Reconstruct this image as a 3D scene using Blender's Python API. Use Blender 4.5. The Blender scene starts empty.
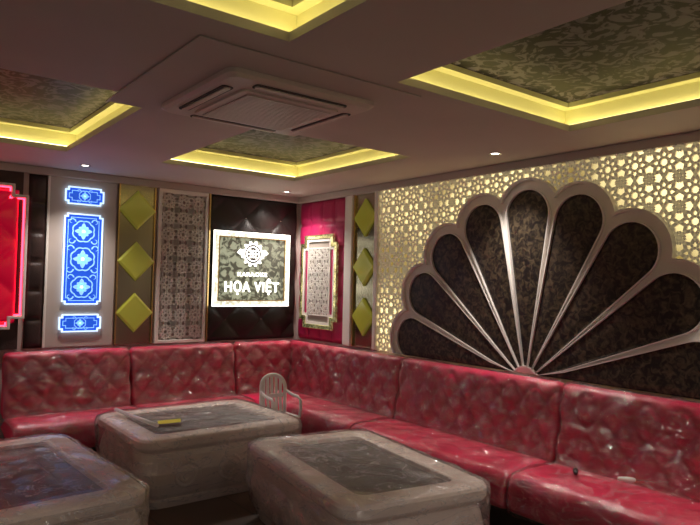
import bpy, bmesh, math, random
from mathutils import Vector, Matrix, noise
random.seed(7)
scene=bpy.context.scene
scene.view_settings.view_transform='Standard'
f=633.0
a=Vector((815,-39.5,-f)).normalized(); b=Vector((-492,-9.5,-f)); b=(b-a*b.dot(a)).normalized(); c=a.cross(b)
R=Matrix((a,b,c)); C=Vector((-4.01,-6.13,1.6))
cd=bpy.data.cameras.new('camera'); cam=bpy.data.objects.new('camera',cd); scene.collection.objects.link(cam)
cam.matrix_world=Matrix.Translation(C)@R.to_4x4(); cd.sensor_width=36; cd.lens=36*f/700; cd.clip_start=.05
scene.camera=cam
H=2.57
ZB=.965
# ---------------- materials
def newmat(name):
    m=bpy.data.materials.new(name); m.use_nodes=True
    nt=m.node_tree; return m,nt,nt.nodes['Principled BSDF']
def mat(name,col,rough=.5,metal=0,em=None,es=0,coat=0,bump=0,bscale=40,var=0,vscale=8,spec=None):
    m,nt,p=newmat(name)
    p.inputs['Base Color'].default_value=(*col,1); p.inputs['Roughness'].default_value=rough; p.inputs['Metallic'].default_value=metal
    p.inputs['Coat Weight'].default_value=coat; p.inputs['Coat Roughness'].default_value=.15
    if spec is not None: p.inputs['Specular IOR Level'].default_value=spec
    if em: p.inputs['Emission Color'].default_value=(*em,1); p.inputs['Emission Strength'].default_value=es
    if bump or var:
        tc=nt.nodes.new('ShaderNodeTexCoord')
    if bump:
        n=nt.nodes.new('ShaderNodeTexNoise'); n.inputs['Scale'].default_value=bscale; nt.links.new(tc.outputs['Object'],n.inputs['Vector'])
        bp=nt.nodes.new('ShaderNodeBump'); bp.inputs['Strength'].default_value=bump; bp.inputs['Distance'].default_value=.02
        nt.links.new(n.outputs['Fac'],bp.inputs['Height']); nt.links.new(bp.outputs['Normal'],p.inputs['Normal'])
    if var:
        n=nt.nodes.new('ShaderNodeTexNoise'); n.inputs['Scale'].default_value=vscale; n.inputs['Detail'].default_value=5; nt.links.new(tc.outputs['Object'],n.inputs['Vector'])
        r=nt.nodes.new('ShaderNodeValToRGB'); e=r.color_ramp.elements
        e[0].position=.35; e[1].position=.68
        e[0].color=(*[x*(1-var) for x in col],1); e[1].color=(*[min(1,x*(1+var)) for x in col],1)
        nt.links.new(n.outputs['Fac'],r.inputs['Fac']); nt.links.new(r.outputs['Color'],p.inputs['Base Color'])
    return m
M_ceil=mat('ceiling_paint',(.64,.60,.53),.7,var=.04,vscale=1.5)
M_wall=mat('wall_paint',(.55,.45,.42),.7,var=.05)
M_cream=mat('cream_lacquer',(.56,.50,.46),.4)
M_white=mat('white_lacquer',(.90,.87,.82),.35)
M_fret=mat('white_fretwork_glow',(.88,.82,.68),.4,em=(1,.88,.58),es=.07)  # cream glow put into the bars, which are no light source
M_fretw=mat('white_fretwork',(.90,.87,.82),.4)
M_brown=mat('brown_leather',(.045,.026,.024),.38,var=.3,bump=.15,bscale=90)
M_black=mat('black_leather',(.018,.012,.011),.38,bump=.1,bscale=90)
M_mirror=mat('mirror_glass',(.36,.33,.25),.2,1)
M_gold=mat('gold_trim',(.75,.52,.22),.25,1)
M_diam=mat('yellow_green_glass_glow',(.46,.47,.06),.15,em=(.6,.62,.08),es=.07,coat=.5)  # faint glow put into the glass; the diamonds are no lamps
M_red=mat('red_padding_glow',(.6,.0,.03),.22,coat=.7,em=(1,0,.05),es=.24)  # red LED glow painted into the padding as emission
M_redled=mat('red_led',(1,0,.05),.5,em=(1,.03,.07),es=8)
M_mag=mat('magenta_velvet',(.46,.014,.10),.45,bump=.1,bscale=80)
M_led=mat('led_strip',(1,.8,.3),.5,em=(1,.84,.38),es=5.5)
M_covew=mat('cove_yellow_paint',(.74,.72,.42),.6)
M_glass=mat('dark_glass',(.04,.035,.032),.35,coat=.2)
M_btn=mat('button',(.5,.4,.35),.2,.8)
M_chrome=mat('chrome',(.6,.6,.6),.2,1)
M_lamp=mat('lamp_lens',(1,1,1),.5,em=(1,.93,.8),es=14)
M_acw=mat('aircon_plastic',(.78,.71,.64),.45)
M_acd=mat('aircon_dark',(.06,.05,.05),.6)
M_paper=mat('yellow_paper',(.75,.72,.05),.6)
M_plw=mat('white_plastic',(.95,.93,.92),.25,coat=.5)
M_bluep=mat('blue_backlit',(.01,.05,.4),.3,em=(.012,.075,.50),es=1.15,var=.2)
M_bluel=mat('light_blue_backlit',(.3,.6,1),.3,em=(.22,.48,1),es=1.0)
M_bluew=mat('white_blue_edge',(.7,.85,1),.3,em=(.55,.75,1),es=1.4)
M_signw=mat('sign_white_light',(1,1,.9),.4,em=(1,.97,.87),es=2.8)
def noisy_emit(name,scale,c0,c1,p0,p1,es,base,rough=.2,dist=0,detail=4,metal=0):
    m,nt,p=newmat(name)
    tc=nt.nodes.new('ShaderNodeTexCoord')
    n=nt.nodes.new('ShaderNodeTexNoise'); n.inputs['Scale'].default_value=scale; n.inputs['Detail'].default_value=detail; n.inputs['Distortion'].default_value=dist
    nt.links.new(tc.outputs['Object'],n.inputs['Vector'])
    r=nt.nodes.new('ShaderNodeValToRGB'); r.color_ramp.elements[0].position=p0; r.color_ramp.elements[1].position=p1
    r.color_ramp.elements[0].color=(*c0,1); r.color_ramp.elements[1].color=(*c1,1)
    nt.links.new(n.outputs['Fac'],r.inputs['Fac']); nt.links.new(r.outputs['Color'],p.inputs['Emission Color']); p.inputs['Emission Strength'].default_value=es
    p.inputs['Base Color'].default_value=(*base,1); p.inputs['Roughness'].default_value=rough; p.inputs['Metallic'].default_value=metal
    return m
M_sign=noisy_emit('sign_glow_panel',12,(.035,.037,.025),(.32,.33,.22),.46,.55,1.1,(.1,.1,.08),dist=1.5)
M_signf=noisy_emit('sign_etched_mirror',26,(.40,.40,.28),(1,.98,.82),.40,.54,1.3,(.5,.5,.4),dist=1)
def damask():
    m,nt,p=newmat('silver_damask_wallpaper')
    tc=nt.nodes.new('ShaderNodeTexCoord')
    n=nt.nodes.new('ShaderNodeTexNoise'); n.inputs['Scale'].default_value=8; n.inputs['Detail'].default_value=4; n.inputs['Distortion'].default_value=2.6
    nt.links.new(tc.outputs['Object'],n.inputs['Vector'])
    r=nt.nodes.new('ShaderNodeValToRGB'); e=r.color_ramp.elements
    e[0].position=.495; e[1].position=.54; e[0].color=(.009,.007,.010,1); e[1].color=(.15,.13,.17,1)
    nt.links.new(n.outputs['Fac'],r.inputs['Fac']); nt.links.new(r.outputs['Color'],p.inputs['Base Color'])
    p.inputs['Roughness'].default_value=.5; p.inputs['Specular IOR Level'].default_value=.12
    return m
M_damask=damask()
M_latb=noisy_emit('backlit_gold_panel',1.3,(.14,.10,.03),(1,.84,.44),.38,.62,1.5,(.45,.38,.15),.3,detail=2)
def velvet():
    m,nt,p=newmat('crushed_brown_velvet')
    tc=nt.nodes.new('ShaderNodeTexCoord'); n=nt.nodes.new('ShaderNodeTexNoise'); n.inputs['Scale'].default_value=24; n.inputs['Detail'].default_value=6; n.inputs['Distortion'].default_value=1
    nt.links.new(tc.outputs['Object'],n.inputs['Vector'])
    r=nt.nodes.new('ShaderNodeValToRGB'); e=r.color_ramp.elements; e[0].position=.42;e[1].position=.68
    e[0].color=(.010,.007,.006,1); e[1].color=(.11,.082,.048,1)
    nt.links.new(n.outputs['Fac'],r.inputs['Fac']); nt.links.new(r.outputs['Color'],p.inputs['Base Color']); p.inputs['Roughness'].default_value=.45
    return m
M_velvet=velvet()
def sofamat():
    m,nt,p=newmat('red_leatherette')
    tc=nt.nodes.new('ShaderNodeTexCoord')
    n=nt.nodes.new('ShaderNodeTexNoise'); n.inputs['Scale'].default_value=4; n.inputs['Detail'].default_value=4; nt.links.new(tc.outputs['Object'],n.inputs['Vector'])
    r=nt.nodes.new('ShaderNodeValToRGB'); e=r.color_ramp.elements; e[0].position=.35;e[1].position=.7
    e[0].color=(.66,.006,.065,1); e[1].color=(.88,.02,.12,1)
    nt.links.new(n.outputs['Fac'],r.inputs['Fac']); nt.links.new(r.outputs['Color'],p.inputs['Base Color']); p.inputs['Roughness'].default_value=.42
    return m
M_sofa=sofamat()
def filmmat(name,haze,gl,sc,bd,base,vs,rough=.16,tint=(.95,.9,.9),lk=6):
    # crumpled stretch film: faceted creases + milky haze, wrinkle highlights painted as white lines
    m=bpy.data.materials.new(name); m.use_nodes=True; nt=m.node_tree; nt.nodes.clear(); N=nt.nodes.new; L=nt.links.new
    out=N('ShaderNodeOutputMaterial'); tr=N('ShaderNodeBsdfTransparent'); g=N('ShaderNodeBsdfGlossy'); g.inputs['Roughness'].default_value=rough
    df=N('ShaderNodeBsdfDiffuse'); df.inputs['Color'].default_value=(*tint,1)
    tc=N('ShaderNodeTexCoord'); mp=N('ShaderNodeMapping'); mp.inputs['Scale'].default_value=sc; mp.inputs['Rotation'].default_value=(.5,.4,.6)
    L(tc.outputs['Object'],mp.inputs['Vector'])
    n=N('ShaderNodeTexNoise'); n.inputs['Scale'].default_value=1; n.inputs['Detail'].default_value=6; n.inputs['Roughness'].default_value=.6; n.inputs['Distortion'].default_value=1.0; L(mp.outputs['Vector'],n.inputs['Vector'])
    wv=N('ShaderNodeMixRGB'); wv.inputs['Fac'].default_value=.35; L(mp.outputs['Vector'],wv.inputs[1]); L(n.outputs['Color'],wv.inputs[2])
    vo=N('ShaderNodeTexVoronoi'); vo.inputs['Scale'].default_value=vs; L(wv.outputs[0],vo.inputs['Vector'])
    ad=N('ShaderNodeMath'); ad.operation='ADD'; L(n.outputs['Fac'],ad.inputs[0]); L(vo.outputs['Distance'],ad.inputs[1])
    bp=N('ShaderNodeBump'); bp.inputs['Strength'].default_value=1; bp.inputs['Distance'].default_value=bd; L(ad.outputs[0],bp.inputs['Height'])
    L(bp.outputs['Normal'],g.inputs['Normal'])
    ab=N('ShaderNodeMath'); ab.operation='SUBTRACT'; L(n.outputs['Fac'],ab.inputs[0]); ab.inputs[1].default_value=.5
    a2=N('ShaderNodeMath'); a2.operation='ABSOLUTE'; L(ab.outputs[0],a2.inputs[0])
    mr=N('ShaderNodeMapRange'); mr.inputs['From Min'].default_value=0; mr.inputs['From Max'].default_value=.014; mr.inputs['To Min'].default_value=min(1,haze*lk); mr.inputs['To Max'].default_value=haze
    L(a2.outputs[0],mr.inputs['Value'])
    lw=N('ShaderNodeLayerWeight'); lw.inputs['Blend'].default_value=gl
    fa=N('ShaderNodeMath'); fa.operation='ADD'; fa.use_clamp=True; L(lw.outputs['Fresnel'],fa.inputs[0]); fa.inputs[1].default_value=base
    m1=N('ShaderNodeMixShader'); m2=N('ShaderNodeMixShader')
    L(mr.outputs['Result'],m1.inputs['Fac']); L(tr.outputs[0],m1.inputs[1]); L(df.outputs[0],m1.inputs[2])
    L(fa.outputs[0],m2.inputs['Fac']); L(m1.outputs[0],m2.inputs[1]); L(g.outputs[0],m2.inputs[2])
    L(m2.outputs[0],out.inputs['Surface'])
    return m
M_film=filmmat('plastic_film_sofa',.035,.18,(5,5,10),.038,.13,1.5,.14,(1,.84,.88),9)
M_filmt=filmmat('plastic_film_table',.10,.18,(3.5,3.5,10),.038,.12,1.5,.14,(1,.93,.9),6)
M_filmtop=filmmat('plastic_film_clear',.10,.12,(5,5,3),.03,.05,2,.28,(1,.93,.9),4)
def floormat():
    m,nt,p=newmat('dark_floor_tile')
    tc=nt.nodes.new('ShaderNodeTexCoord'); br=nt.nodes.new('ShaderNodeTexBrick'); br.offset=0; br.inputs['Scale'].default_value=1.0
    br.inputs['Brick Width'].default_value=.6; br.inputs['Row Height'].default_value=.6; br.inputs['Mortar Size'].default_value=.006
    br.inputs['Color1'].default_value=(.10,.055,.035,1); br.inputs['Color2'].default_value=(.085,.05,.032,1); br.inputs['Mortar'].default_value=(.02,.015,.01,1)
    nt.links.new(tc.outputs['Object'],br.inputs['Vector']); nt.links.new(br.outputs['Color'],p.inputs['Base Color']); p.inputs['Roughness'].default_value=.35
    return m
M_floor=floormat()
# ---------------- helpers
def empty(name,loc=(0,0,0)):
    e=bpy.data.objects.new(name,None); e.location=loc; scene.collection.objects.link(e); return e
def mk(name,V,F,m,parent=None,smooth=False,recalc=True,mats=None,fm=None):
    me=bpy.data.meshes.new(name); me.from_pydata([tuple(v) for v in V],[],F); me.materials.append(m)
    if mats:
        for x in mats: me.materials.append(x)
    if fm:
        for i,k in enumerate(fm): me.polygons[i].material_index=k
    if recalc:
        bm=bmesh.new(); bm.from_mesh(me); bmesh.ops.recalc_face_normals(bm,faces=bm.faces); bm.to_mesh(me); bm.free()
    if smooth:
        for p in me.polygons: p.use_smooth=True
    o=bpy.data.objects.new(name,me); scene.collection.objects.link(o)
    if parent: o.parent=parent
    return o
def bevel(o,w,seg=2):
    mo=o.modifiers.new('bevel','BEVEL'); mo.width=w; mo.segments=seg; mo.limit_method='ANGLE'; return o
BF=[(0,1,2,3),(4,5,6,7),(0,1,5,4),(1,2,6,5),(2,3,7,6),(3,0,4,7)]
def box(name,x0,x1,y0,y1,z0,z1,m,parent=None,bv=0):
    V=[(x0,y0,z0),(x1,y0,z0),(x1,y1,z0),(x0,y1,z0),(x0,y0,z1),(x1,y0,z1),(x1,y1,z1),(x0,y1,z1)]
    o=mk(name,V,BF,m,parent)
    if bv: bevel(o,bv)
    return o
def P(w,s,z,d): return (s,-d,z) if w=='A' else (-d,s,z)
def wbox(name,w,s0,s1,z0,z1,d0,d1,m,parent=None,bv=0):
    if w=='A': return box(name,s0,s1,-d1,-d0,z0,z1,m,parent,bv)
    return box(name,-d1,-d0,s0,s1,z0,z1,m,parent,bv)
def prism(name,w,pts,d0,d1,m,parent=None,bv=0):
    n=len(pts); V=[P(w,s,z,d0) for s,z in pts]+[P(w,s,z,d1) for s,z in pts]
    F=[tuple(range(n)),tuple(range(n,2*n))]+[(i,(i+1)%n,n+(i+1)%n,n+i) for i in range(n)]
    o=mk(name,V,F,m,parent)
    if bv: bevel(o,bv)
    return o
def ring(name,w,po,pi,d0,d1,m,parent=None,bv=0,closed=True):
    n=len(po); V=[P(w,s,z,d0) for s,z in po]+[P(w,s,z,d0) for s,z in pi]+[P(w,s,z,d1) for s,z in po]+[P(w,s,z,d1) for s,z in pi]
    F=[]
    for i in range(n if closed else n-1):
        j=(i+1)%n
        F+=[(i,j,n+j,n+i),(2*n+i,2*n+j,3*n+j,3*n+i),(i,j,2*n+j,2*n+i),(n+i,n+j,3*n+j,3*n+i)]
    if not closed:
        F+=[(0,n,3*n,2*n),(n-1,2*n-1,4*n-1,3*n-1)]
    o=mk(name,V,F,m,parent)
    if bv: bevel(o,bv)
    return o
def rect(s0,s1,z0,z1): return [(s0,z0),(s1,z0),(s1,z1),(s0,z1)]
def stepped(s0,s1,z0,z1,a,b=None):
    b=b or a
    return [(s0+a,z0),(s1-a,z0),(s1-a,z0+b),(s1,z0+b),(s1,z1-b),(s1-a,z1-b),(s1-a,z1),(s0+a,z1),(s0+a,z1-b),(s0,z1-b),(s0,z0+b),(s0+a,z0+b)]
def inset_st(s0,s1,z0,z1,a,b,w): return stepped(s0+w,s1-w,z0+w,z1-w,a,b)
def disc(s,z,r,n=32,r2=None): r2=r2 or r; return [(s+r*math.cos(2*math.pi*i/n),z+r2*math.sin(2*math.pi*i/n)) for i in range(n)]
def tuft(name,w,s0,s1,z0,z1,d0,depth,ns,nz,m,parent,mode='diamond',res=10,btn=None):
    NU=max(2,int(ns*res)); NV=max(2,int(nz*res)); V=[];F=[]
    for j in range(NV+1):
        for i in range(NU+1):
            u=i/NU; v=j/NV
            if mode=='diamond':
                A=u*ns+v*nz; B=u*ns-v*nz
                h=(abs(math.sin(math.pi*A*.5))*abs(math.sin(math.pi*B*.5)))**.45
            else:
                h=(abs(math.sin(math.pi*u*ns))*abs(math.sin(math.pi*v*nz)))**.3
            e=min(u,1-u)*(s1-s0); e2=min(v,1-v)*(z1-z0); k=min(1,e/.02,e2/.02)
            V.append(P(w,s0+u*(s1-s0),z0+v*(z1-z0),d0+depth*(.25+.75*h)*math.sqrt(max(0,k))))
    for j in range(NV):
        for i in range(NU):
            k=j*(NU+1)+i; F.append((k,k+1,k+NU+2,k+NU+1))
    o=mk(name,V,F,m,parent,smooth=True)
    if btn:
        VV=[];FF=[]
        for j in range(int(2*nz)+1):
            for i in range(int(2*ns)+1):
                if mode=='diamond' and (i+j)%2: continue
                s=s0+i/ns*(s1-s0); z=z0+j/nz*(z1-z0)
                if s<s0+.02 or s>s1-.02 or z<z0+.02 or z>z1-.02: continue
                k=len(VV); r=.008
                VV.append(P(w,s,z,d0+depth*.45+.006)); 
                for q in range(8): VV.append(P(w,s+r*math.cos(q*math.pi/4),z+r*math.sin(q*math.pi/4),d0+depth*.3))
                for q in range(8): FF.append((k,k+1+q,k+1+(q+1)%8))
        if VV: mk(name+'_buttons',VV,FF,btn,parent,smooth=True,recalc=False)
    return o
def lattice(name,w,s0,s1,z0,z1,c,bw,d0,d1,m,parent,fill=True):
    V=[];F=[]
    ns=round((s1-s0)/c); nz=round((z1-z0)/c); cs=(s1-s0)/ns; cz=(z1-z0)/nz
    def bar(p,q,bw=bw):
        dx=q[0]-p[0];dz=q[1]-p[1];L=math.hypot(dx,dz);nx=-dz/L*bw/2;nz_=dx/L*bw/2
        k=len(V)
        for pp in (p,q):
            V.append(P(w,pp[0]+nx,pp[1]+nz_,d1));V.append(P(w,pp[0]-nx,pp[1]-nz_,d1));V.append(P(w,pp[0]+nx,pp[1]+nz_,d0));V.append(P(w,pp[0]-nx,pp[1]-nz_,d0))
        F.extend([(k,k+1,k+5,k+4),(k,k+2,k+6,k+4),(k+1,k+3,k+7,k+5)])
    for i in range(ns):
        for j in range(nz):
            x=s0+(i+.5)*cs; z=z0+(j+.5)*cz
            star=[]
            for k in range(16):
                t=math.pi*k/8; r=(.47 if k%2==0 else .31)
                star.append((x+r*cs*math.cos(t),z+r*cz*math.sin(t)))
            for k in range(16): bar(star[k],star[(k+1)%16])
            if fill:
                oc=[(x+.17*cs*math.cos(math.pi*k/4+math.pi/8),z+.17*cz*math.sin(math.pi*k/4+math.pi/8)) for k in range(8)]
                for k in range(8): bar(oc[k],oc[(k+1)%8],bw*.8)
                for k in range(8):
                    t=math.pi*k/4+math.pi/8; bar((x+.17*cs*math.cos(t),z+.17*cz*math.sin(t)),(x+.31*cs*math.cos(t),z+.31*cz*math.sin(t)),bw*.7)
            for k in range(4):
                t=math.pi/4+k*math.pi/2; bar((x+.45*cs*math.cos(t),z+.45*cz*math.sin(t)),(x+.7071*cs*math.cos(t),z+.7071*cz*math.sin(t)))
                t2=k*math.pi/2; bar((x+.44*cs*math.cos(t2),z+.44*cz*math.sin(t2)),(x+.5*cs*math.cos(t2),z+.5*cz*math.sin(t2)))
            for sx in (-1,1):
                for sz in (-1,1):
                    bar((x+sx*.5*cs,z+sz*.3*cz),(x+sx*.3*cs,z+sz*.5*cz),bw*.8)
    return mk(name,V,F,m,parent,recalc=False)
# ---------------- room shell
XL,YN=-6.2,-8.2
box('floor',XL,.1,YN,.1,-.05,0,M_floor)
box('wall_back',XL,.1,0,.12,0,2.95,M_wall)
box('wall_right',0,.12,YN,0,0,2.95,M_wall)
holes=[(-2.0,-.57,-5.35,-3.88),(-2.05,-.72,-2.63,-1.0),(-4.15,-2.77,-2.79,-.92),(-4.1,-2.67,-5.4,-3.97)]
xs=sorted(set([XL,0]+[h[0] for h in holes]+[h[1] for h in holes])); ys=sorted(set([YN,0]+[h[2] for h in holes]+[h[3] for h in holes]))
V=[];F=[];T=.04
for i in range(len(xs)-1):
    for j in range(len(ys)-1):
        cx=(xs[i]+xs[i+1])/2;cy=(ys[j]+ys[j+1])/2
        if any(h[0]<cx<h[1] and h[2]<cy<h[3] for h in holes): continue
        for z in (H,H+T):
            k=len(V); V+=[(xs[i],ys[j],z),(xs[i+1],ys[j],z),(xs[i+1],ys[j+1],z),(xs[i],ys[j+1],z)]; F.append((k,k+1,k+2,k+3))
for h in holes:
    cs=[(h[0],h[2]),(h[1],h[2]),(h[1],h[3]),(h[0],h[3])]
    for q in range(4):
        p0=cs[q];p1=cs[(q+1)%4];k=len(V)
        V+=[(p0[0],p0[1],H),(p1[0],p1[1],H),(p1[0],p1[1],H+T),(p0[0],p0[1],H+T)];F.append((k,k+1,k+2,k+3))
ceil=mk('ceiling',V,F,M_ceil,recalc=False)
ex=.09; TOP=2.73
for n,h in enumerate(holes):
    e=empty('ceiling_light_cove'if n==0 else 'ceiling_light_cove.%03d'%n)
    x0,x1,y0,y1=h[0]-ex,h[1]+ex,h[2]-ex,h[3]+ex
    def rr(x0,x1,y0,y1,z): return [(x0,y0,z),(x1,y0,z),(x1,y1,z),(x0,y1,z)]
    V=rr(x0,x1,y0,y1,H+T)+rr(x0,x1,y0,y1,TOP)
    mk('cove_sides',V,[(i,(i+1)%4,4+(i+1)%4,4+i) for i in range(4)],M_covew,e,recalc=False)
    g=.06
    V=rr(x0,x1,y0,y1,TOP)+rr(x0+g,x1-g,y0+g,y1-g,TOP)+rr(x0+g,x1-g,y0+g,y1-g,TOP+.03)
    mk('cove_border',V,[(i,(i+1)%4,4+(i+1)%4,4+i) for i in range(4)]+[(4+i,4+(i+1)%4,8+(i+1)%4,8+i) for i in range(4)],M_covew,e,recalc=False)
    mk('wallpaper_panel',rr(x0+.04,x1-.04,y0+.04,y1-.04,TOP+.03),[(0,1,2,3)],M_damask,e,recalc=False)
    s=.025
    for k,(a0,a1,b0,b1) in enumerate([(x0+.02,x0+.02+s,y0+.02,y1-.02),(x1-.02-s,x1-.02,y0+.02,y1-.02),(x0+.06,x1-.06,y0+.02,y0+.02+s),(x0+.06,x1-.06,y1-.02-s,y1-.02)]):
        box('led_strip_%d'%(k+1),a0,a1,b0,b1,H+T+.002,H+T+.014,M_led,e)
wbox('trim_1','A',XL,-.05,2.50,H,.0,.05,M_cream,bv=.01)
wbox('trim_2','B',YN,0,2.50,H,.0,.05,M_cream,bv=.01)
# ---------------- AC cassette
e=empty('ceiling_air_conditioner')
box('mounting_plate',-2.98,-1.76,-3.80,-2.60,H-.008,H-.001,M_ceil,e,.003)
cx,cy=-2.30,-3.15; hw=.43
def rrect(cx,cy,hx,hy,r,z,n=6):
    pts=[]
    for q,(sx,sy) in enumerate([(1,1),(-1,1),(-1,-1),(1,-1)]):
        for i in range(n+1):
            t=math.pi/2*(q+i/n); pts.append((cx+sx*(hx-r)+r*math.cos(t),cy+sy*(hy-r)+r*math.sin(t),z))
    return pts
def loft(name,rings,m,parent,cap0=True,cap1=True,smooth=True,mats=None,fmf=None):
    V=[p for r in rings for p in r]; n=len(rings[0]); F=[];fm=[]
    for k in range(len(rings)-1):
        for i in range(n): F.append((k*n+i,k*n+(i+1)%n,(k+1)*n+(i+1)%n,(k+1)*n+i)); fm.append(fmf(k) if fmf else 0)
    if cap0: F.append(tuple(range(n))); fm.append(0)
    if cap1: F.append(tuple(range((len(rings)-1)*n,len(rings)*n))); fm.append(fmf(len(rings)-1) if fmf else 0)
    return mk(name,V,F,m,parent,smooth=False,mats=mats,fm=fm)
loft('cassette_panel',[rrect(cx,cy,hw,hw,.05,H-.008),rrect(cx,cy,hw,hw,.05,H-.03),rrect(cx,cy,hw-.02,hw-.02,.05,H-.045),rrect(cx,cy,.33,.33,.03,H-.050)],M_acw,e)
for k in range(4):
    t=k*math.pi/2; r=.355
    dx,dy=(r,0) if k%2==0 else (0,r)
    if k>1: dx,dy=-dx,-dy
    hx,hy=(.03,.27) if k%2==0 else (.27,.03)
    loft('air_outlet_%d'%(k+1),[rrect(cx+dx,cy+dy,hx,hy,.02,H-.045),rrect(cx+dx,cy+dy,hx,hy,.02,H-.053)],M_acd,e)
    loft('louvre_%d'%(k+1),[rrect(cx+dx,cy+dy,hx*.5 if k%2==0 else hx*.97,hy*.97 if k%2==0 else hy*.5,.012,H-.052),rrect(cx+dx,cy+dy,hx*.5 if k%2==0 else hx*.97,hy*.97 if k%2==0 else hy*.5,.012,H-.059)],M_acw,e)
loft('grille_frame',[rrect(cx,cy,.29,.29,.03,H-.047),rrect(cx,cy,.29,.29,.03,H-.061),rrect(cx,cy,.27,.27,.02,H-.063)],M_acw,e)
box('grille_well',cx-.25,cx+.25,cy-.25,cy+.25,H-.0645,H-.0635,M_acd,e)
for k in range(22):
    yy=cy-.245+k*.49/21; box('grille_slat_%d'%(k+1),cx-.25,cx+.25,yy-.0085,yy+.0085,H-.069,H-.0645,M_acw,e)
# ---------------- downlights and added fill lamps
def downlight_or_fill(n,x,y,en,col=(1,.88,.80),size=math.radians(120),bl=.9):
    e=empty('recessed_downlight_or_fill'+('' if n==0 else '.%03d'%n),(x,y,H))
    r=.045; 
    V=[];F=[];N=24
    for rr_,z in [(r,0.004),(r,-.006),(r-.014,-.006),(r-.016,.0)]:
        for i in range(N): V.append((rr_*math.cos(2*math.pi*i/N),rr_*math.sin(2*math.pi*i/N),z))
    for k in range(3):
        for i in range(N): F.append((k*N+i,k*N+(i+1)%N,(k+1)*N+(i+1)%N,(k+1)*N+i))
    mk('bezel',V,F,M_chrome,e)
    V=[((r-.016)*math.cos(2*math.pi*i/N),(r-.016)*math.sin(2*math.pi*i/N),-.002) for i in range(N)]
    mk('lens',V,[tuple(range(N))],M_lamp,e)
    l=bpy.data.lights.new('lamp','SPOT'); l.energy=en; l.color=col; l.spot_size=size; l.spot_blend=bl; l.shadow_soft_size=.04
    o=bpy.data.objects.new('lamp',l); scene.collection.objects.link(o); o.parent=e; o.location=(0,0,-.02)
dl=[(-2.49,-.40,62,100),(-.40,-.34,76,125),(-.38,-3.15,85,86),(-.40,-5.1,70,84),(-4.6,-.45,40,100),(-4.6,-3.4,34,120),(-2.35,-5.9,44,150),(-4.3,-6.9,52,150),(-1.1,-6.8,46,150)]  # visible lamps first, then unseen ones; the last are added as front fill
for k,(x,y,en,sz) in enumerate(dl): downlight_or_fill(k,x,y,en,size=math.radians(sz),bl=.9)
# ---------------- wall A fittings
e=empty('red_tufted_wall_panel')
wbox('brown_backing','A',-4.4,-2.90,ZB,2.50,.002,.04,M_brown,e)
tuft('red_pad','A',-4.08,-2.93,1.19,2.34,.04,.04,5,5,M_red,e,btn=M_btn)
ro=stepped(-4.14,-2.86,1.14,2.39,.11,.09)
ring('white_frame','A',ro,inset_st(-4.14,-2.86,1.14,2.39,.11,.09,.025),.04,.085,M_white,e,.004)
ring('red_led_line','A',inset_st(-4.14,-2.86,1.14,2.39,.11,.09,.028),inset_st(-4.14,-2.86,1.14,2.39,.11,.09,.038),.045,.06,M_redled,e)
e=empty('brown_padded_wall_column')
tuft('padding','A',-2.85,-2.70,ZB,2.50,.004,.04,1,6,M_brown,e,'square')
e=empty('brown_padded_wall_panel')
tuft('padding','A',-4.75,-4.4,ZB,2.50,.004,.04,2,6,M_brown,e,'square')
e=empty('white_wall_board'); 
wbox('board','A',-2.68,-2.09,ZB,2.50,.002,.02,M_cream,e,.003)
wbox('edge_strip','A',-2.70,-2.68,ZB,2.50,.002,.035,M_white,e)
def bluepanel(n,s0,s1,z0,z1,meds):
    e=empty('blue_backlit_panel'+('' if n==0 else '.%03d'%n))
    a=.025
    def ch(s0,s1,z0,z1,a): return stepped(s0,s1,z0,z1,a,a)
    ring('frame','A',ch(s0-.010,s1+.010,z0-.010,z1+.010,a),ch(s0,s1,z0,z1,a),.021,.045,M_bluew,e)
    prism('glass','A',ch(s0,s1,z0,z1,a),.021,.03,M_bluep,e)
    ring('inner_line','A',ch(s0+.022,s1-.022,z0+.022,z1-.022,a),ch(s0+.028,s1-.028,z0+.028,z1-.028,a),.03,.032,M_bluel,e)
    cs=(s0+s1)/2
    for i,(z,r) in enumerate(meds):
        def scal(r): return [(cs+r*(1+.10*abs(math.sin(4*2*math.pi*q/64)))*math.cos(2*math.pi*q/64),z+r*(1+.10*abs(math.sin(4*2*math.pi*q/64)))*math.sin(2*math.pi*q/64)) for q in range(64)]
        ring('medallion_ring_%d'%i,'A',scal(r*.9),scal(r*.80),.03,.033,M_bluel,e)
        for k in range(8):
            t=k*math.pi/4; L=1.0 if k%2==0 else .75
            pt=[]
            for q in range(16):
                u=2*math.pi*q/16; x=r*.45*L+r*.27*L*math.cos(u); y=r*.15*math.sin(u)*(1.25-.5*math.cos(u)); pt.append((cs+x*math.cos(t)-y*math.sin(t),z+x*math.sin(t)+y*math.cos(t)))
            prism('medallion_petal_%d_%d'%(i,k),'A',pt,.03,.0335,M_bluel,e)
        prism('medallion_core_%d'%i,'A',disc(cs,z,r*.15),.03,.034,M_bluew,e)
        for sx in (-1,1):
            for sz in (-1,1):
                po=[];pi_=[]
                for q in range(22):
                    u=q/21; t=u*1.5*math.pi; rr_=r*(.30-.18*u); wd_=r*.045*(1.3-u)
                    cxx=cs+sx*r*.98; czz=z+sz*r*.82
                    po.append((cxx-sx*(rr_+wd_)*math.cos(t),czz+sz*(rr_+wd_)*math.sin(t)));pi_.append((cxx-sx*(rr_-wd_)*math.cos(t),czz+sz*(rr_-wd_)*math.sin(t)))
                ring('scroll_%d_%d_%d'%(i,sx,sz),'A',po,pi_,.03,.033,M_bluel,e,closed=False)
bluepanel(0,-2.545,-2.225,1.36,2.17,[(1.51,.105),(1.765,.115),(2.02,.105)])
bluepanel(1,-2.545,-2.225,2.275,2.415,[(2.345,.055)])
bluepanel(2,-2.56,-2.215,1.11,1.25,[(1.18,.055)])
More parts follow.
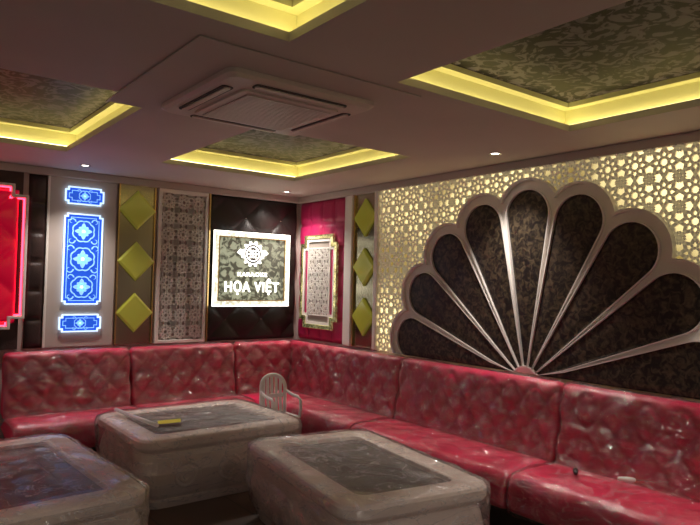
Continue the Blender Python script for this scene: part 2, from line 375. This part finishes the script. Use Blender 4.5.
def mirrorcol(n,W,s0,s1):
    e=empty('mirror_column'+('' if n==0 else '.%03d'%n)); cs=(s0+s1)/2
    wbox('mirror',W,s0,s1,ZB,2.50,.002,.02,M_mirror,e)
    for k,(q0,q1) in enumerate([(s0,s0+.014),(s1-.014,s1)]): wbox('side_trim_%d'%k,W,q0,q1,ZB,2.50,.02,.04,M_gold,e,.003)
    hw=(s1-s0)/2; hh=.19
    for k,z in enumerate([2.26,1.765,1.27]):
        def dm(f): return [(cs-hw*f,z),(cs,z-hh*f),(cs+hw*f,z),(cs,z+hh*f)]
        V=[P(W,s,zq,.021) for s,zq in dm(1)]+[P(W,s,zq,.040) for s,zq in dm(1)]+[P(W,s,zq,.052) for s,zq in dm(.86)]
        mk('diamond_%d'%k,V,[(i,(i+1)%4,4+(i+1)%4,4+i) for i in range(4)]+[(4+i,4+(i+1)%4,8+(i+1)%4,8+i) for i in range(4)]+[(8,9,10,11)],M_diam,e)
mirrorcol(0,'A',-2.075,-1.715)
mirrorcol(1,'B',-1.415,-1.065)
e=empty('white_lattice_panel')
wbox('backing','A',-1.68,-1.17,ZB,2.50,.002,.012,mat('lattice_backing',(.40,.35,.31),.5),e)
ring('frame','A',rect(-1.69,-1.16,ZB,2.50),rect(-1.655,-1.19,ZB+.03,2.46),.0,.05,M_white,e,.004)
lattice('fretwork','A',-1.655,-1.19,ZB+.03,2.46,.155,.021,.014,.034,M_fretw,e)
e=empty('black_padded_wall_panel')
tuft('padding','A',-1.14,-.05,ZB,2.50,.004,.045,5,7,M_black,e,'diamond',btn=M_btn)
wbox('gold_side_trim','A',-1.155,-1.14,ZB,2.50,.0,.06,M_gold,e)
e=empty('lit_karaoke_sign')
s0,s1,z0,z1=-1.115,-.205,1.335,2.115
wbox('casing','A',s0,s1,z0,z1,.05,.10,M_black,e)
ring('etched_frame','A',rect(s0,s1,z0,z1),rect(s0+.05,s1-.05,z0+.05,z1-.05),.10,.115,M_signf,e,.004)
ring('outer_light_line','A',rect(s0-.006,s1+.006,z0-.006,z1+.006),rect(s0+.006,s1-.006,z0+.006,z1-.006),.10,.118,M_signw,e)
ring('inner_light_line','A',rect(s0+.05,s1-.05,z0+.05,z1-.05),rect(s0+.06,s1-.06,z0+.06,z1-.06),.10,.118,M_gold,e)
wbox('glow_panel','A',s0+.055,s1-.055,z0+.055,z1-.055,.10,.106,M_sign,e)
cs=(s0+s1)/2; zc=1.89
prism('emblem_plate','A',disc(cs,zc,.12),.106,.109,M_acd,e)
ring('emblem_ring','A',disc(cs,zc,.115),disc(cs,zc,.100),.106,.116,M_signw,e)
ring('emblem_ring_inner','A',disc(cs,zc,.080),disc(cs,zc,.070),.106,.116,M_signw,e)
for k in range(12):
    t=k*math.pi/6+.26; prism('emblem_bead_%d'%k,'A',disc(cs+.125*math.cos(t),zc+.125*math.sin(t),.015,12),.106,.115,M_signw,e)
for k,(w_,z_) in enumerate([(.05,.035),(.06,.0),(.04,-.035)]):
    wbox('emblem_bar_%d'%k,'A',cs-w_,cs+w_,zc+z_-.006,zc+z_+.006,.109,.116,M_signw,e)
for k in range(3): wbox('emblem_post_%d'%k,'A',cs-.035+k*.03,cs-.026+k*.03,zc-.04,zc+.045,.109,.116,M_signw,e)
for sx in (-1,1):
    prism('emblem_side_bud_%d'%sx,'A',[(cs+sx*.12,zc-.03),(cs+sx*.19,zc+.01),(cs+sx*.15,zc+.05),(cs+sx*.125,zc+.03)],.106,.113,M_signw,e)
def text(name,s,x,z,size,parent,sx=1,off=.003):
    cu=bpy.data.curves.new(name,'FONT'); cu.body=s; cu.size=size; cu.align_x='CENTER'; cu.extrude=.004; cu.offset=off; cu.space_character=1.15; cu.materials.append(M_signw)
    o=bpy.data.objects.new(name,cu); scene.collection.objects.link(o); o.location=(x,-.112,z); o.rotation_euler=(math.pi/2,0,0); o.scale=(sx,1,1); o.parent=parent
text('sign_text','HỌA VIỆT',cs,1.485,.15,e,.88,.003); text('sign_subtext','KARAOKE',cs,1.65,.06,e,1.2,.001)
# ---------------- wall B fittings
e=empty('magenta_padded_wall_panel')
tuft('padding','B',-.93,-.055,ZB,2.50,.004,.04,4,6,M_mag,e,'square')
e=empty('framed_fretwork_mirror')
s0,s1,z0,z1=-.83,-.15,1.10,2.12
ring('mirror_frame','B',stepped(s0,s1,z0,z1,.07,.09),inset_st(s0,s1,z0,z1,.07,.09,.045),.045,.075,noisy_emit('bevel_mirror_mosaic_glow',45,(.05,.05,.01),(.6,.55,.25),.45,.55,.35,(.75,.68,.35),.2,metal=1),e,.006)  # patchy glow painted onto the mirror frame, which gives no light itself
ring('white_inner_frame','B',inset_st(s0,s1,z0,z1,.07,.09,.045),inset_st(s0,s1,z0,z1,.07,.09,.075),.045,.065,M_white,e)
prism('lattice_backing','B',inset_st(s0,s1,z0,z1,.07,.09,.06),.045,.05,mat('taupe_panel',(.36,.31,.27),.5),e)
lattice('fretwork','B',-.69,-.29,1.25,1.97,.133,.015,.05,.062,M_fretw,e)
ring('fretwork_border','B',rect(-.70,-.28,1.24,1.98),rect(-.685,-.295,1.255,1.965),.05,.064,M_white,e)
for k,s in enumerate((-.728,-.252)): wbox('stripe_%d'%k,'B',s-.018,s+.018,1.22,2.0,.05,.056,M_mag,e)
e=empty('white_pilaster')
wbox('shaft','B',-1.06,-.935,ZB,2.50,.0,.06,M_white,e,.008)
e=empty('backlit_lattice_wall')
wbox('glow_panel','B',-5.25,-1.42,ZB,2.50,.003,.012,M_latb,e)
lattice('fretwork','B',-5.25,-1.475,ZB,2.50,.192,.0215,.03,.048,M_fret,e)
wbox('left_border','B',-1.475,-1.42,ZB,2.50,.012,.07,M_white,e,.008)
wbox('right_border','B',-5.32,-5.25,ZB,2.50,.0,.07,M_white,e,.008)
# fan
e=empty('fan_wall_panel')
fy,fz=-3.22,.90; Rc=1.24; n=9
def clipz(pts): return [(s,max(z,ZB)) for s,z in pts]
def arcpts(ro,off=0):
    pts=[]; half=math.radians(10)
    rho=Rc*math.cos(half)+math.sqrt(ro*ro-(Rc*math.sin(half))**2)
    pm=math.atan2(rho*math.sin(half),rho*math.cos(half)-Rc)
    for k in range(n):
        th=math.radians(10+20*k)
        for i in range(13):
            if i==12 and k<n-1: continue
            ph=-pm+2*pm*i/12
            pts.append((fy+Rc*math.cos(th)+ro*math.cos(th+ph),fz+Rc*math.sin(th)+ro*math.sin(th+ph)))
    return clipz(pts)
po=arcpts(.278)
prism('base_slab','B',po,.05,.075,M_white,e)
ring('outer_rim','B',po,arcpts(.258),.076,.105,M_white,e,.005,closed=False)
for k in range(n):
    th=math.radians(10+20*k)
    def pet(rt,r0,grow=0):
        al=math.asin(.183/Rc); q=[]
        N=20
        for i in range(N+1):
            ph=-(math.pi/2+al)+2*(math.pi/2+al)*i/N
            q.append((Rc+rt*math.cos(ph),rt*math.sin(ph)))
        w0=r0*math.tan(al)+grow
        for i in range(1,5):
            f_=i/5; a0=q[N]; q.append((a0[0]*(1-f_)+r0*f_,a0[1]*(1-f_)+w0*f_))
        q.append((r0,w0)); q.append((r0,-w0))
        a0=q[0]
        for i in range(4,0,-1):
            f_=i/5; q.append((a0[0]*(1-f_)+r0*f_,a0[1]*(1-f_)-w0*f_))
        return clipz([(fy+x*math.cos(th)-y*math.sin(th),fz+x*math.sin(th)+y*math.cos(th)) for x,y in q])
    A1=pet(.187,.12); A2=pet(.165,.18,-.010); A0=pet(.196,.11,.006)
    ring('petal_rim_%d'%(k+1),'B',A0,A1,.07,.098,M_white,e)
    nn=len(A1); cen=(fy+.95*math.cos(th),fz+.95*math.sin(th))
    A3=[(cen[0]+(s-cen[0])*.55,cen[1]+(z-cen[1])*.55) for s,z in A2]
    V=[P('B',s,z,.076) for s,z in A1]+[P('B',s,z,.086) for s,z in A2]+[P('B',s,z,.091) for s,z in A3]
    F=[(i,(i+1)%nn,nn+(i+1)%nn,nn+i) for i in range(nn)]+[(nn+i,nn+(i+1)%nn,2*nn+(i+1)%nn,2*nn+i) for i in range(nn)]+[tuple(range(2*nn,3*nn))]
    mk('petal_pad_%d'%(k+1),V,F,M_velvet,e)
# ---------------- sofas
def interp(prof,n):
    L=[0]
    for i in range(1,len(prof)): L.append(L[-1]+math.dist(prof[i],prof[i-1]))
    out=[]
    for k in range(n+1):
        t=L[-1]*k/n; i=1
        while i<len(L)-1 and L[i]<t: i+=1
        u=(t-L[i-1])/(L[i]-L[i-1]); out.append((prof[i-1][0]*(1-u)+prof[i][0]*u,prof[i-1][1]*(1-u)+prof[i][1]*u))
    return out
def sweep(so,name,w,s0,s1,prof,m,nprof,tuftn=None,off=0,wr=0,endr=.05,clo=True,seed=0,mute=1):
    pr=interp(prof,nprof); L=s1-s0; NU=max(8,int(L/.015)); V=[];F=[]
    for i in range(NU+1):
        u=i/NU; s=s0+u*L; e=min(u,1-u)*L; k=1 if e>=endr else math.sqrt(max(0,1-(1-e/endr)**2))
        for j,(d,z) in enumerate(pr):
            a_=pr[max(0,j-1)]; b_=pr[min(nprof,j+1)]; tx,tz=b_[0]-a_[0],b_[1]-a_[1]; l=math.hypot(tx,tz) or 1
            nx,nz=-tz/l,tx/l
            h=off-(1-k)*.035
            if tuftn:
                fu=u*tuftn; fv=(z-.42)/.25
                wgt=max(0,min(1,(z-.44)/.05))*max(0,min(1,(.93-z)/.03))
                hh=(abs(math.sin(math.pi*(fu+fv)))*abs(math.sin(math.pi*(fu-fv))))**.55
                h+= -.034*mute*(1-hh)*wgt
            if wr:
                q=P(w,s,z,d); qv=Vector(q); nv=noise.noise(qv*6+Vector((seed,0,0))); nv2=noise.noise(Vector((qv.x*9+qv.z*8,qv.y*9-qv.z*6,qv.z*24+seed)))
                h+=wr*(.3+abs(nv)*1.1+abs(nv2)*1.2)
            V.append(P(w,s,z+nz*h,d+nx*h))
    n=nprof+1
    for i in range(NU):
        for j in range(nprof): F.append((i*n+j,i*n+j+1,(i+1)*n+j+1,(i+1)*n+j))
    if clo: F.append(tuple(range(n))); F.append(tuple(range(NU*n,NU*n+n)))
    return mk(name,V,F,m,so,smooth=True)
backp=[(.06,.45),(.06,.90),(.07,.93),(.10,.948),(.16,.945),(.19,.92),(.205,.88),(.225,.70),(.255,.50),(.27,.42)]
def seatp(d): return [(.12,.36),(.24,.425),(.40,.44),(d-.14,.44),(d-.05,.43),(d-.015,.40),(d,.35),(d,.24),(d-.015,.20),(d-.055,.19)]
soA=empty('red_tufted_sofa'); soB=empty('long_corner_sofa')
i=0
for so,w,secs in ((soA,'A',[(-3.02,-1.965),(-1.955,-.885)]),(soB,'A',[(-.872,-.17)]),(soB,'B',[(-1.955,-.06),(-3.575,-1.965),(-5.2,-3.585)])):
    for (a0,a1) in secs:
        i+=1
        nt=max(3,round((a1-a0)/.21))
        sweep(so,'back_%d'%i,w,a0,a1,backp,M_sofa,60,tuftn=nt)
        sweep(so,'back_wrap_%d'%i,w,a0-.003,a1+.003,backp[2:],M_film,52,tuftn=nt,off=.004,wr=.010,clo=False,seed=i,mute=.5)
for so,w,secs,d in ((soA,'A',[(-3.02,-1.965),(-1.955,-.885)],.70),(soB,'B',[(-1.955,-.06),(-3.575,-1.965),(-5.2,-3.585)],.765)):
    for (a0,a1) in secs:
        i+=1
        sweep(so,'seat_%d'%i,w,a0,a1,seatp(d),M_sofa,34)
        sweep(so,'seat_wrap_%d'%i,w,a0-.003,a1+.003,seatp(d)[1:],M_film,50,off=.004,wr=.012,clo=False,seed=i)
sweep(soB,'corner_seat','A',-.872,-.5,seatp(.70),M_sofa,30)
wbox('plinth','A',-2.98,-.89,0.0,.36,.06,.64,M_black,soA)
wbox('plinth','B',-5.18,-.07,0.0,.36,.06,.70,M_black,soB)
# ---------------- tables
M_tab=mat('table_white_lacquer',(.92,.79,.70),.4,var=.06,vscale=3)
def table(n,cx,cy,hx,hy,rot,h=.50):
    e=empty('wrapped_karaoke_table'+('' if n==0 else '.%03d'%n),(cx,cy,0)); e.rotation_euler=(0,0,math.radians(rot))
    prof=[(.0,.07),(.05,.06),(.06,.075),(.09,.05),(.16,.025),(.25,.01),(.33,.025),(.385,.05),(.40,.04),(.415,.01),(.43,0),(.475,0),(.49,.012),(.495,.03),(.495,.155),(.490,.165),(.462,.175)]
    rings=[rrect(0,0,hx-i_,hy-i_,max(.02,.14-i_*.5),z*h/.5) for z,i_ in prof]
    loft('body',rings,M_tab,e,cap1=False)
    rg=rrect(0,0,hx-.172,hy-.172,.04,.468*h/.5); mk('dark_glass_top',rg,[tuple(range(len(rg)))],M_glass,e)
    for sx in (-1,1):
        for ax in (0,1):
            H_=hy if ax==0 else hx
            for q in (-1,0,1):
                cc=q*H_*.5; V=[];F=[];N=24
                for k in range(N*2):
                    t=2*math.pi*k/N; r0_=.10-.07*k/(2*N)
                    for off_,dd in ((.014,-.002),(.006,.010),(-.006,.010),(-.014,-.002)):
                        x=(hx if ax==0 else hy)-.018+dd; rr_=r0_+off_
                        u=cc+rr_*math.cos(t); z=.22+rr_*math.sin(t)
                        V.append((sx*x,u,z) if ax==0 else (u,sx*x,z))
                for k in range(2*N-1):
                    for r_ in range(3): F.append((k*4+r_,(k+1)*4+r_,(k+1)*4+r_+1,k*4+r_+1))
                mk('carved_scroll_%d_%d_%d'%(sx,ax,q),V,F,M_tab,e,smooth=True)
    fp=[(.01,.055),(.06,.045),(.13,.015),(.19,.0),(.25,-.012),(.29,-.012),(.33,-.012),(.37,-.013),(.40,-.014),(.45,-.014),(.49,-.010),(.506,.03),(.509,.08),(.509,.12),(.506,.16)]
    def rough(fp):
        rings=[]
        for z,i_ in fp:
            r=rrect(0,0,hx-i_,hy-i_,max(.03,.14-i_*.4),z*h/.5,12)
            rr2=[]
            for q in range(len(r)):
                p0=Vector(r[q]);p1=Vector(r[(q+1)%len(r)]); mm=36 if (p1-p0).length>.12 else 1
                for s in range(mm):
                    p=p0.lerp(p1,s/mm); nv=abs(noise.noise(p*6+Vector((n*3,0,0))))+.9*abs(noise.noise(Vector((p.x*9+p.z*9,p.y*9+p.z*9,p.z*22+n)))); dr=Vector((p.x,p.y,0)).normalized()
                    p=p+dr*nv*.016+Vector((0,0,nv*.009 if z>.45 else 0)); rr2.append(tuple(p))
            rings.append(rr2)
        return rings
    o=loft('plastic_wrap_sides',rough(fp),M_filmt,e,cap0=False,cap1=False)
    for p in o.data.polygons: p.use_smooth=True
    o=loft('plastic_wrap_top',rough([(.506,.16),(.503,.25),(.501,.35)]),M_filmtop,e,cap0=False,cap1=True)
    for p in o.data.polygons: p.use_smooth=len(p.vertices)==4
    return e
table(0,-1.79,-1.335,.66,.555,0)
table(1,-1.50,-3.02,.48,.74,-9)
table(2,-3.38,-2.12,.60,.78,3)
e=empty('yellow_paper_note'); 
V=[(-2.22,-1.56,.527),(-2.06,-1.60,.533),(-2.02,-1.50,.535),(-2.18,-1.45,.527)]
mk('sheet',V+[(x,y,z+.002) for x,y,z in V],BF,M_paper,e)
def tube(name,pts,r,m,parent,N=10,flat=1):
    pts=[Vector(p) for p in pts]; V=[];F=[]
    for i,p in enumerate(pts):
        t=(pts[min(i+1,len(pts)-1)]-pts[max(i-1,0)]).normalized()
        ref=Vector((0,1,0)) if abs(t.y)<.9 else Vector((1,0,0))
        sd=t.cross(ref).normalized(); up=sd.cross(t)
        for k in range(N): an=2*math.pi*k/N; V.append(p+sd*r*math.cos(an)+up*r*flat*math.sin(an))
    for i in range(len(pts)-1):
        for k in range(N): F.append((i*N+k,i*N+(k+1)%N,(i+1)*N+(k+1)%N,(i+1)*N+k))
    F+=[tuple(range(N)),tuple(range((len(pts)-1)*N,len(pts)*N))]
    return mk(name,V,F,m,parent,smooth=True)
e=empty('white_pipe')
tube('tube',[(-2.33,-.94,.543),(-2.30,-1.30,.543),(-2.26,-1.65,.543)],.014,M_plw,e,14)
# small white plastic armchair between table and sofa
e=empty('white_plastic_chair',(-.945,-1.20,0)); e.rotation_euler=(0,0,math.radians(0))
W_=.135
seat=[rrect(0,0,W_,.145,.04,.36,5),rrect(0,0,W_+.006,.15,.04,.375,5),rrect(0,0,W_+.006,.15,.04,.39,5),rrect(0,0,W_-.015,.13,.04,.392,5),rrect(0,0,W_-.04,.10,.04,.382,5)]
loft('seat',seat,M_plw,e)
for sx in (-1,1):
    for sy in (-1,1):
        tube('leg_%d_%d'%(sx,sy),[(sx*(W_-.015),sy*.12,.375),(sx*(W_-.008),sy*.13,.18),(sx*(W_),sy*.14,0.006)],.016,M_plw,e,10,.6)
    # arm loop
    tube('arm_%d'%sx,[(sx*(W_-.005),-.12,.38),(sx*(W_+.004),-.128,.46),(sx*(W_+.006),-.115,.535),(sx*(W_+.006),-.07,.56),(sx*(W_+.004),0,.562),(sx*(W_),.07,.575),(sx*(W_-.01),.13,.60)],.015,M_plw,e,10,.7)
# backrest shell with slots: outer arch and slats
arch=[]
for k in range(21):
    t=math.pi*k/20; x=(W_-.008)*math.cos(t); arch.append((x,.125+.035*math.sin(t),.60+.135*math.sin(t)**.7))
tube('back_arch',[(W_-.012,.12,.38),(W_-.010,.123,.50)]+arch+[(-W_+.010,.123,.50),(-W_+.012,.12,.38)],.019,M_plw,e,10,.7)
for k in range(5):
    x=-.088+k*.044; tp=.60+.135*math.sqrt(max(0,1-(x/(W_-.008))**2))**.7
    V=[]; 
    for z,yy in ((.385,.125),(.5,.145),(tp-.004,.125+.035*math.sqrt(1-(x/.127)**2))):
        V+=[(x-.014,yy-.004,z),(x+.014,yy-.004,z),(x+.014,yy+.004,z),(x-.014,yy+.004,z)]
    F=[(q*4+i_,q*4+(i_+1)%4,(q+1)*4+(i_+1)%4,(q+1)*4+i_) for q in range(2) for i_ in range(4)]+[(0,1,2,3),(8,9,10,11)]
    mk('back_slat_%d'%(k+1),V,F,M_plw,e)
box('back_rail',-W_+.015,W_-.015,.136,.150,.53,.565,M_plw,e,.004)
def tool(name,loc,rz,hc):
    e=empty(name,loc); e.rotation_euler=(0,0,rz)
    V=[];F=[];N=12; pr=[(0,.004),(.005,.012),(.05,.016),(.09,.013),(.10,.008),(.101,.003),(.19,.003),(.195,.001)]
    for x,r in pr:
        for k in range(N): V.append((x,r*math.cos(2*math.pi*k/N),r*math.sin(2*math.pi*k/N)))
    fm=[]
    for q in range(len(pr)-1):
        for k in range(N): F.append((q*N+k,q*N+(k+1)%N,(q+1)*N+(k+1)%N,(q+1)*N+k)); fm.append(0 if q<4 else 1)
    mk('handle_and_shaft',V,F,hc,e,smooth=True,mats=[M_chrome],fm=fm)
M_tool=mat('tool_handle_dark',(.03,.02,.02),.4); M_tool2=mat('tool_handle_white',(.7,.65,.6),.4)
tool('screwdriver',(-.52,-3.92,.477),.6,M_tool); tool('screwdriver.001',(-.40,-4.12,.477),-.9,M_tool2)
wd=bpy.data.worlds.new('world'); scene.world=wd; wd.use_nodes=True
bg=wd.node_tree.nodes['Background']; bg.inputs[0].default_value=(1,.84,.76,1); bg.inputs[1].default_value=.08
